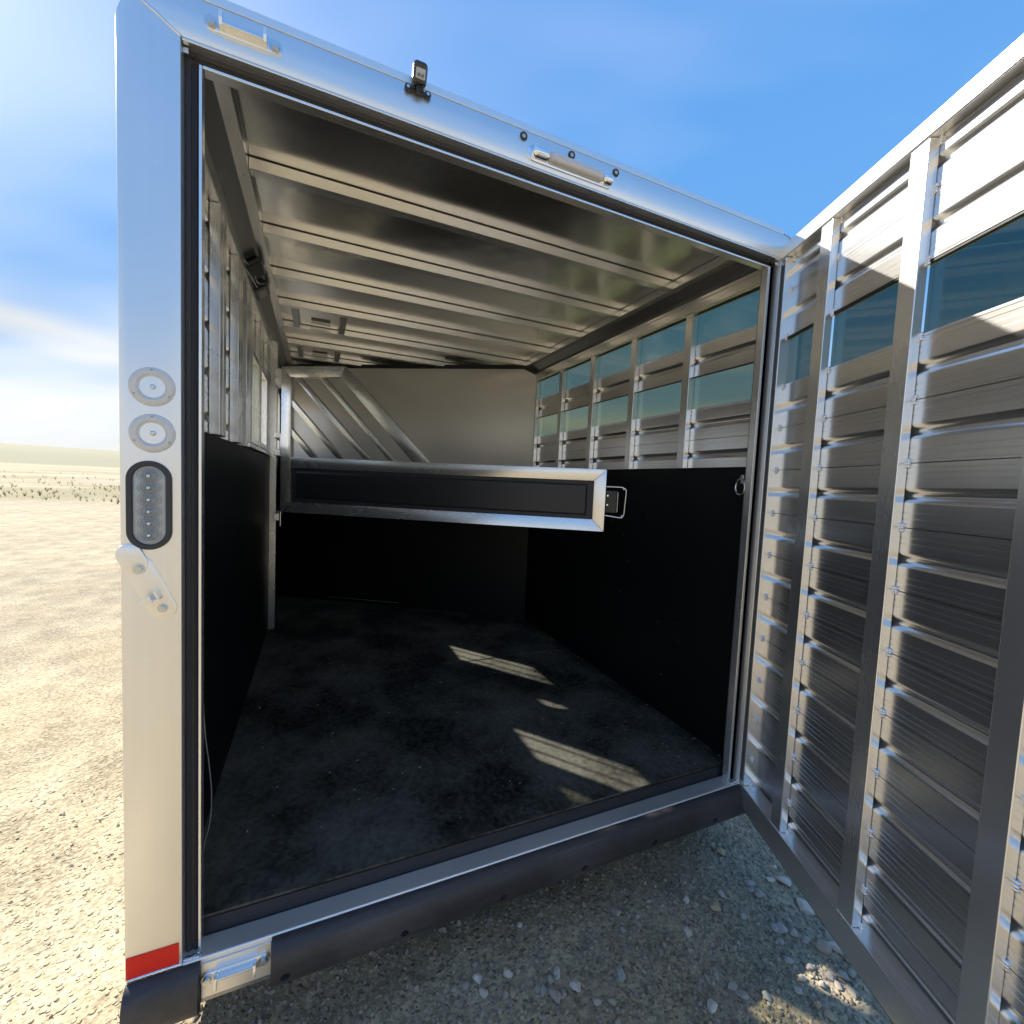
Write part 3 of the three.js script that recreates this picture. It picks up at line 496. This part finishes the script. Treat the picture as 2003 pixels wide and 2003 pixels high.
// rear door, swung out on the hinge side
{
  const d = part('rear_door', T); d.position.set(1.0, 0, 0.03); d.rotation.y = THREE.MathUtils.degToRad(-114);
  const S0 = -0.052, S1 = 1.93, P = 0.028;
  const edges = [0.476, 0.648, 0.820, 0.995, 1.167, 1.340, 1.511, 1.683, 1.850, 2.013];
  const pl = (a, b, i) => { const m = mesh('plank', plankGeo(S1 - S0 - 0.06, b - a, i), M.plank, d); m.position.set(S0 + 0.03, (a + b) / 2, 0); };
  pl(0.352, 0.476, 20); edges.forEach((y, i) => { if (i) pl(edges[i - 1], y, 20 + i); }); pl(2.206, 2.385, 35); pl(2.385, 2.520, 36);
  for (const [a, b] of [[0.30, 2.013], [2.206, 2.54]]) mesh('outer_skin', bx(S0 + 0.03, S1 - 0.03, a, b, -0.030, -0.0215, 0.001), M.skin, d);
  mesh('top_rail', bx(S0, S1, 2.512, 2.566, -0.034, P + 0.004, 0.004), M.ext, d);
  mesh('bottom_rail', bx(S0, S1, 0.268, 0.360, -0.034, P + 0.004, 0.004), M.ext, d);
  mesh('weather_strip', bx(S0 + 0.01, S1, 0.262, 0.2675, -0.01, P, 0.001), M.seal, d);
  mesh('hinge_stile', bx(S0, 0.0155, 0.3605, 2.5115, -0.034, P + 0.002, 0.004), M.ext, d); mesh('lock_stile', bx(S1 - 0.066, S1, 0.3605, 2.5115, -0.034, P + 0.002, 0.004), M.ext, d);
  const ds = [0.267, 0.611, 0.955, 1.299, 1.643];
  for (const s of ds) mesh('door_post', bx(s - 0.057, s, 0.3605, 2.5115, 0.0005, P, 0.003), M.ext, d);
  const xs = [0.0155, ...ds, S1 - 0.066];
  for (let i = 0; i < xs.length - 1; i++) mesh('window_pane', bx(xs[i] - 0.004, xs[i + 1] - 0.052, 2.0135, 2.2055, -0.011, -0.008, 0), M.plexiDark, d);
  mesh('glazing_bead', bx(0.016, S1 - 0.067, 2.0135, 2.021, -0.0075, -0.0005, 0.001), M.ext, d); mesh('glazing_seal', bx(0.016, S1 - 0.067, 2.199, 2.2055, -0.0075, -0.0005, 0.001), M.rubber, d);
  const wb = [], r = rng(71);
  for (const s of [0.0155, ...ds]) for (const y of [...edges, 2.206, 2.385, 2.503, 0.366]) { for (let k = 0; k < 3; k++) { const g = new THREE.SphereGeometry(0.0055 + r() * 0.002, 8, 6); g.scale(0.9, 0.9, 0.75); g.translate(s + 0.001 + r() * 0.002, y - 0.007 + k * 0.007 + (r() - 0.5) * 0.002, 0.0025); wb.push(g); } }
  for (const s of ds) for (let k = 0; k < 10; k++) { const g = new THREE.SphereGeometry(0.003, 6, 5); g.translate(s - 0.056 + k * 0.006, 0.3605, P - 0.001); wb.push(g); }
  tag(mesh('weld_beads', wb, M.weld, d), null, null, null, 'stuff');
  // hinge: barrel on the outer edge and the seal strip next to the stile
  mesh('hinge_barrel', cyl(0.010, 2.24, 14).translate(S0 - 0.011, 1.415, -0.012), M.ext, d);
  mesh('edge_seal', bx(S0 - 0.020, S0 - 0.0015, 0.365, 2.51, 0.000, 0.012, 0.005, 'y'), M.seal, d);
  for (const y of [0.62, 1.40, 2.18]) mesh('hinge_weld', Array.from({ length: 22 }, (_, k) => new THREE.SphereGeometry(0.0045, 6, 5).translate(S0 - 0.0015, y + k * 0.006, 0.016)), M.weld, d);
}
// deck, chassis and wheels
mesh('deck', bx(-1.05, 1.05, 0.352, FLOOR - 0.001, LEN, -0.0695, 0.001), M.dark, T);
for (const s of [-1, 1]) mesh('side_skirt', bx(s * 1.072 - 0.012, s * 1.072 + 0.012, 0.115, 0.345, LEN, -0.062, 0.004, 'z'), M.skin, T);
for (const s of [-1, 1]) mesh('chassis_rail', bx(s * 0.72 - 0.05, s * 0.72 + 0.05, 0.22, 0.351, LEN, -0.30, 0.004), M.dark, T);
for (const s of [-1, 1]) mesh('fender', extrude([[-0.92, 0.36], [-0.92, 0.62], [-0.80, 0.74], [0.80, 0.74], [0.92, 0.62], [0.92, 0.36], [0.90, 0.36], [0.90, 0.61], [0.79, 0.72], [-0.79, 0.72], [-0.90, 0.61], [-0.90, 0.36]], 0.25, 0).rotateY(Math.PI / 2).translate(s > 0 ? 1.085 : -1.335, 0, -2.775), M.skin, T);
for (const z of [-2.35, -3.2]) { mesh('axle', cyl(0.04, 2.2, 14).rotateZ(Math.PI / 2).translate(0, 0.30, z), M.black, T);
  for (const s of [-1, 1]) { const wh = part('wheel', T); wh.position.set(s * 1.205, 0.332, z);
    mesh('tyre', lathe([[0.20, -0.10], [0.29, -0.105], [0.325, -0.085], [0.332, 0], [0.325, 0.085], [0.29, 0.105], [0.20, 0.10]], 36).rotateZ(Math.PI / 2), M.tyre, wh);
    mesh('rim', [cyl(0.202, 0.02, 28).rotateZ(Math.PI / 2).translate(s * 0.06, 0, 0), cyl(0.06, 0.06, 16).rotateZ(Math.PI / 2).translate(s * 0.08, 0, 0)], M.zinc, wh); } }

// ---------------------------------------------------------------- loose things
function matGeo(x0, x1, z0, z1) {
  const g = new THREE.BoxGeometry(x1 - x0, 0.008, z1 - z0, 40, 1, 40), p = g.attributes.position;
  for (let i = 0; i < p.count; i++) { const x = p.getX(i) + (x0 + x1) / 2, z = p.getZ(i) + (z0 + z1) / 2; p.setX(i, x); p.setZ(i, z);
    const e = Math.min(x - x0, x1 - x, z1 - z, z - z0); p.setY(i, p.getY(i) + FLOOR + 0.0045 + 0.0035 * noise2(x * 3 + 40, z * 3 + 40, 256, 256, 6) * (e < 0.002 ? 0.2 : 1)); }
  g.computeVertexNormals(); return meterUV(g);
}
tag(mesh('rubber_mat', matGeo(-1.0110, 0.994, -1.432, -0.0625), M.mat), 'dusty black rubber floor mat just inside the door sill', 'floor mat', 'rubber mats on the trailer floor');
{ // the mat further in is cut to the slant of the front wall
  const zf = x => -2.19 - 0.6455 * (1.01 - x) + 0.022, n = 40, pos = [], idx = [], uv = [];
  for (let j = 0; j <= n; j++) for (let i = 0; i <= n; i++) { const x = -1.0110 + 2.005 * i / n, z = -1.440 + (zf(x) + 1.440) * j / n; pos.push(x, FLOOR + 0.0075 + 0.0045 * noise2(x * 3 + 40, z * 3 + 40, 256, 256, 6), z); uv.push(x, z); }
  for (let j = 0; j < n; j++) for (let i = 0; i < n; i++) { const a = j * (n + 1) + i; idx.push(a, a + 1, a + n + 1, a + 1, a + n + 2, a + n + 1); }
  const base = pos.length / 3, ring = []; for (let i = 0; i <= n; i++) ring.push(i); for (let j = 1; j <= n; j++) ring.push(j * (n + 1) + n); for (let i = n - 1; i >= 0; i--) ring.push(n * (n + 1) + i); for (let j = n - 1; j > 0; j--) ring.push(j * (n + 1));
  ring.forEach(k => { pos.push(pos[3 * k], FLOOR + 0.0005, pos[3 * k + 2]); uv.push(pos[3 * k], pos[3 * k + 2]); });
  ring.forEach((k, i) => { const l = ring[(i + 1) % ring.length], a = base + i, b = base + (i + 1) % ring.length; idx.push(k, a, l, l, a, b); });
  const g = new THREE.BufferGeometry(); g.setAttribute('position', new THREE.Float32BufferAttribute(pos, 3)); g.setAttribute('uv', new THREE.Float32BufferAttribute(uv, 2)); g.setIndex(idx); g.computeVertexNormals();
  tag(mesh('rubber_mat', g, M.mat), 'black rubber floor mat under the stall divider, cut along the slanted wall', 'floor mat', 'rubber mats on the trailer floor');
}
{ // chaff and hay scraps
  const r = rng(301), n = 420, g = new THREE.BoxGeometry(1, 0.12, 0.3), im = new THREE.InstancedMesh(g, plain([0.5, 0.48, 0.40], 0.9), n), o = new THREE.Object3D(), c = new THREE.Color();
  for (let i = 0; i < n; i++) { const e = r(), x = e < 0.4 ? 0.98 - r() * r() * 0.35 : -0.95 + r() * 1.9, z = -0.08 - r() * 2.1; o.position.set(x, FLOOR + 0.0135, z); o.rotation.set(0, r() * 6.28, (r() - 0.5) * 0.2); o.scale.setScalar(0.003 + 0.009 * r() * r()); if (i < 26) { o.position.set(0.9945, 0.55 + r() * 1.0, -0.25 - r() * 1.6); o.rotation.set(r() * 6.28, 0, Math.PI / 2); o.scale.setScalar(0.005 + 0.009 * r()); o.scale.x *= 0.3; } o.updateMatrix(); im.setMatrixAt(i, o.matrix); const k = 0.35 + 0.9 * r(); im.setColorAt(i, c.setRGB(k, k * 0.97, k * 0.85)); }
  im.name = numbered('chaff'); im.castShadow = im.receiveShadow = true; scene.add(im); tag(im, 'pale flecks of chaff strewn over the black floor mats', 'chaff', null, 'stuff');
}
{ // cord hanging down inside the post
  const c = new THREE.CatmullRomCurve3([[-0.990, 1.02, -0.27], [-0.984, 0.90, -0.25], [-0.979, 0.80, -0.25], [-0.970, 0.714, -0.25], [-0.963, 0.613, -0.25], [-0.968, 0.524, -0.25], [-0.980, 0.47, -0.25], [-0.988, 0.415, -0.262]].map(p => new THREE.Vector3(...p)));
  tag(mesh('cord', new THREE.TubeGeometry(c, 70, 0.0017, 6), M.cord), 'thin grey cord hanging against the black lining beside the door post', 'cord');
}
// stones: [x, z, length, narrowness, long axis across or along, tone]
const STONES = [[0.972,-0.052,0.039,0.92,0,'t'],[0.964,-0.092,0.0265,1.0,0,'g'],[0.85,-0.003,0.026,0.52,0,'p'],[0.789,0.104,0.0347,0.7,1,'b'],[0.636,0.078,0.0311,0.73,1,'w'],[0.718,0.14,0.0391,0.86,0,'t'],[0.95,0.108,0.0389,0.77,0,'g'],[1.043,0.131,0.0363,0.67,0,'w'],[1.092,0.158,0.0482,0.88,0,'w'],[1.118,0.095,0.0219,0.86,0,'w'],[0.939,0.159,0.0349,0.83,0,'g'],[0.93,0.134,0.0265,0.67,0,'g'],[1.051,0.27,0.0631,0.8,1,'w'],[1.103,0.252,0.0461,0.75,0,'g'],[1.077,0.307,0.025,0.89,0,'g'],[0.887,0.288,0.0349,0.92,1,'b'],[0.865,0.273,0.0323,0.67,1,'b'],[0.912,0.316,0.0319,0.92,0,'g'],[0.93,0.347,0.0314,0.83,0,'g'],[1.033,0.372,0.0398,0.93,0,'p'],[0.956,0.386,0.049,0.95,0,'t2'],[1.007,0.412,0.0576,0.62,0,'w'],[0.804,0.368,0.03,0.83,0,'g'],[1.004,0.447,0.0252,1.0,0,'g'],[0.935,0.467,0.0317,1.0,0,'g'],[0.908,0.511,0.0377,0.75,1,'g'],[0.966,0.477,0.0245,1.0,0,'g'],[0.889,0.479,0.0263,0.91,0,'p'],[0.838,0.314,0.0235,1.0,0,'g'],[0.942,0.277,0.0219,1.0,0,'g'],[0.794,0.2,0.0248,1.0,0,'g'],[0.55,0.171,0.0316,0.75,1,'w'],[0.446,0.37,0.0362,0.75,1,'W'],[0.498,0.307,0.0239,0.6,1,'g'],[0.535,0.309,0.0241,0.7,1,'g'],[0.634,0.412,0.0279,0.83,1,'b'],[0.565,0.378,0.0373,0.75,0,'g'],[0.749,0.441,0.0283,0.83,1,'w'],[0.794,0.424,0.0217,1.0,0,'g'],[0.837,0.461,0.0238,0.9,0,'g'],[0.772,0.521,0.0315,0.86,0,'t'],[0.766,0.49,0.0229,1.0,0,'t'],[0.851,0.411,0.0296,0.75,0,'g'],[0.895,0.456,0.0292,0.83,0,'g'],[0.554,0.352,0.033,0.86,0,'g'],[0.352,0.019,0.0382,0.86,1,'g'],[0.333,0.081,0.0236,0.78,1,'g'],[0.237,0.197,0.0429,0.56,1,'b'],[0.083,0.168,0.0348,0.93,0,'w'],[0.01,0.169,0.0545,0.55,1,'p'],[0.046,0.116,0.0356,0.6,1,'w'],[0.016,0.122,0.0235,0.8,1,'g'],[-0.035,0.133,0.0299,0.69,1,'g'],[-0.019,0.144,0.0298,0.54,1,'b'],[-0.104,0.06,0.0283,0.83,0,'w'],[-0.07,0.066,0.0166,0.86,1,'g'],[-0.195,0.031,0.0281,1.0,0,'W'],[-0.194,0.082,0.0317,0.79,1,'w'],[-0.237,0.039,0.023,0.9,1,'g'],[-0.272,0.032,0.0206,0.89,0,'g'],[-0.135,0.112,0.0226,0.8,1,'g'],[-0.108,0.113,0.0273,0.75,1,'t'],[-0.213,0.125,0.0285,0.54,1,'g'],[0.121,0.231,0.027,0.83,0,'p'],[0.163,0.25,0.0225,0.9,0,'g'],[0.036,0.173,0.0274,0.67,1,'g'],[-0.002,-0.071,0.0236,0.78,0,'w'],[-0.2,-0.16,0.021,0.88,1,'g'],[-0.168,0.141,0.0154,1.0,0,'g'],[-0.141,0.012,0.0169,0.86,1,'g'],[-0.191,-0.01,0.0193,1.0,0,'g']];
const tones = { g: [0.42, 0.385, 0.335], w: [0.62, 0.57, 0.49], W: [0.74, 0.69, 0.61], t: [0.52, 0.40, 0.26], t2: [0.42, 0.36, 0.29], p: [0.52, 0.43, 0.37], b: [0.46, 0.46, 0.42] };
const stoneTex = tex(256, (u, v) => { const k = 0.86 + 0.35 * (fbm(u, v, 8, 4, 141) - 0.5) + 0.15 * (fbm(u, v, 50, 2, 142) - 0.5); return [cl(k), cl(k * 0.99), cl(k * 0.97)]; }, { srgb: false, rep: [14, 14] });
const stoneMat = Object.fromEntries(Object.entries(tones).map(([k, c]) => [k, plain(c, 0.85, { map: stoneTex, bumpMap: grain, bumpScale: 0.001 })]));
function rock(seed, angular) {
  const r = rng(seed), g = mergeVertices(new THREE.IcosahedronGeometry(0.5, 3).deleteAttribute('uv').deleteAttribute('normal')), p = g.attributes.position, cuts = [];
  for (let k = 0; k < (angular ? 14 : 8); k++) { const v = new THREE.Vector3(r() - 0.5, r() - 0.5, r() - 0.5).normalize(); cuts.push([v, (angular ? 0.27 : 0.34) + r() * 0.12]); }
  const v = new THREE.Vector3(), o = [r() * 20, r() * 20];
  for (let i = 0; i < p.count; i++) { v.fromBufferAttribute(p, i); for (const [c, d] of cuts) { const e = v.dot(c) - d; if (e > 0) v.addScaledVector(c, -e * 0.92); } v.multiplyScalar(0.94 + 0.16 * noise2(v.x * 5 + 50 + o[0], (v.y + v.z * 1.3) * 5 + 50 + o[1], 256, 256, 2)); p.setXYZ(i, v.x, v.y, v.z); }
  g.computeBoundingBox(); const b = g.boundingBox, s = b.getSize(new THREE.Vector3()); g.translate(0, -(b.min.y + b.max.y) / 2, 0); g.scale(1 / s.x, 1 / s.y, 1 / s.z); return meterUV(toCreasedNormals(g, 0.35));
}
const rocks = [0, 1, 2, 3, 4, 5, 6, 7].map(k => rock(900 + k * 13, k % 4 !== 1));
const SHARED = 'small loose stone lying on the gravel behind the trailer';
const NAMED = { 12: 'large pale oval stone close to the open door, the biggest of the rounded ones', 20: 'broad angular brown grey stone beside the lower edge of the door', 21: 'long pale pointed stone next to the broad angular one by the door', 19: 'pinkish blunt stone just above the broad angular one by the door', 8: 'white rounded stone in the cluster below the bumper end near the door', 0: 'tan three-cornered stone nearest the right end of the bumper', 5: 'tan round stone alone between the bumper and the door', 3: 'blue grey stone standing apart above the tan round one', 32: 'white egg-shaped stone low in the middle of the gravel', 40: 'yellowish stone in the sunlit spot at the bottom right', 13: 'grey stone leaning behind the large pale oval one', 15: 'bluish oval stone, right one of a touching pair', 16: 'bluish narrow stone, left one of a touching pair', 45: 'dark grey round stone alone under the middle of the bumper', 47: 'pale green grey upright stone right of the pinkish slab', 48: 'pale wedge stone touching the right side of the pinkish slab', 49: 'largest pinkish upright slab in the gravel below the bumper', 56: 'whitest small stone below the left half of the bumper', 1: 'small grey stone touching the tan three-cornered one', 31: 'pale oval stone alone, lit on its right side, mid gravel' };
STONES.forEach(([x, z, len, nar, along, tone], i) => {
  const m = mesh('stone', rocks[(i * 5 + 3) % 8], stoneMat[tone]);
  const r = rng(400 + i), flat = 0.42 + 0.2 * r();
  len *= 1.12; m.scale.set(len, len * nar * flat + 0.004, len * nar); m.rotation.set((r() - 0.5) * 0.25, (along ? Math.PI / 2 : 0) + (r() - 0.5) * 0.9 - 0.42, (r() - 0.5) * 0.25);
  m.position.set(x, gh(x, z) - 0.004 + m.scale.y * 0.26, z);
  tag(m, NAMED[i] ?? SHARED, 'stone', 'loose stones on the gravel');
});
{ // fine gravel, beyond counting
  const r = rng(777), n = 52000, im = new THREE.InstancedMesh(rock(5, true), plain([0.40, 0.36, 0.30], 0.9, { map: stoneTex }), n), o = new THREE.Object3D(), c = new THREE.Color();
  for (let i = 0; i < n; i++) {
    const wide = i > n * 0.7, x = wide ? -4.5 + r() * 7 : -1.2 + r() * 2.9, z = wide ? -1.5 + r() * 5 : -0.5 + r() * 1.7, s = 0.0030 + 0.0105 * Math.pow(r(), 3.5) + (r() < 0.02 ? 0.014 * r() : 0);
    o.position.set(x, gh(x, z) - 0.004 + s * 0.12, z); o.rotation.set(r() * 0.6, r() * 6.28, r() * 0.6); o.scale.set(s * (1 + r() * 0.6), s * (0.5 + r() * 0.3), s); o.updateMatrix(); im.setMatrixAt(i, o.matrix);
    const k = 0.42 + 0.72 * r(); im.setColorAt(i, c.setRGB(k, k * (0.94 + 0.06 * r()), k * (0.86 + 0.14 * r())));
  }
  im.name = numbered('gravel'); im.castShadow = im.receiveShadow = true; scene.add(im); tag(im, 'fine grey gravel scattered over the yard', 'gravel', null, 'stuff');
}
{ // dry grass in the field beyond the yard
  const r = rng(91), n = 9000, blade = new THREE.BufferGeometry(), p = [];
  for (let k = 0; k < 9; k++) { const a = r() * 6.28, l = 0.5 + r() * 0.5, w = 0.05, cx = Math.cos(a), cz = Math.sin(a), t = 0.25 + 0.35 * r(); p.push(-cz * w, 0, cx * w, cz * w, 0, -cx * w, cx * t, l, cz * t); }
  blade.setAttribute('position', new THREE.Float32BufferAttribute(p, 3)); blade.computeVertexNormals();
  const m = plain([0.30, 0.27, 0.14], 1, { side: THREE.DoubleSide }), im = new THREE.InstancedMesh(blade, m, n), o = new THREE.Object3D(), c = new THREE.Color();
  for (let i = 0; i < n; i++) { let x, z, d, q; do { const a = r() * 6.28; d = 16 + 120 * r() * r(); x = Math.cos(a) * d; z = Math.sin(a) * d; q = noise2(x * 0.07 + 80, z * 0.07 + 80, 256, 256, 8) * 0.6 + noise2(x * 0.31 + 20, z * 0.31 + 90, 256, 256, 9) * 0.4; } while (q < 0.45); o.position.set(x, -0.01, z); o.rotation.y = r() * 6.28; o.scale.setScalar(0.14 + 0.28 * r() * r()); o.updateMatrix(); im.setMatrixAt(i, o.matrix); const k = 0.6 + 0.7 * r(); im.setColorAt(i, c.setRGB(k, k * (0.95 + 0.2 * r()), k)); }
  im.name = numbered('dry_grass'); im.castShadow = im.receiveShadow = true; scene.add(im); tag(im, 'dry grass tufts in the field beyond the gravel', 'grass', null, 'stuff');
}
renderer.render(scene, camera);
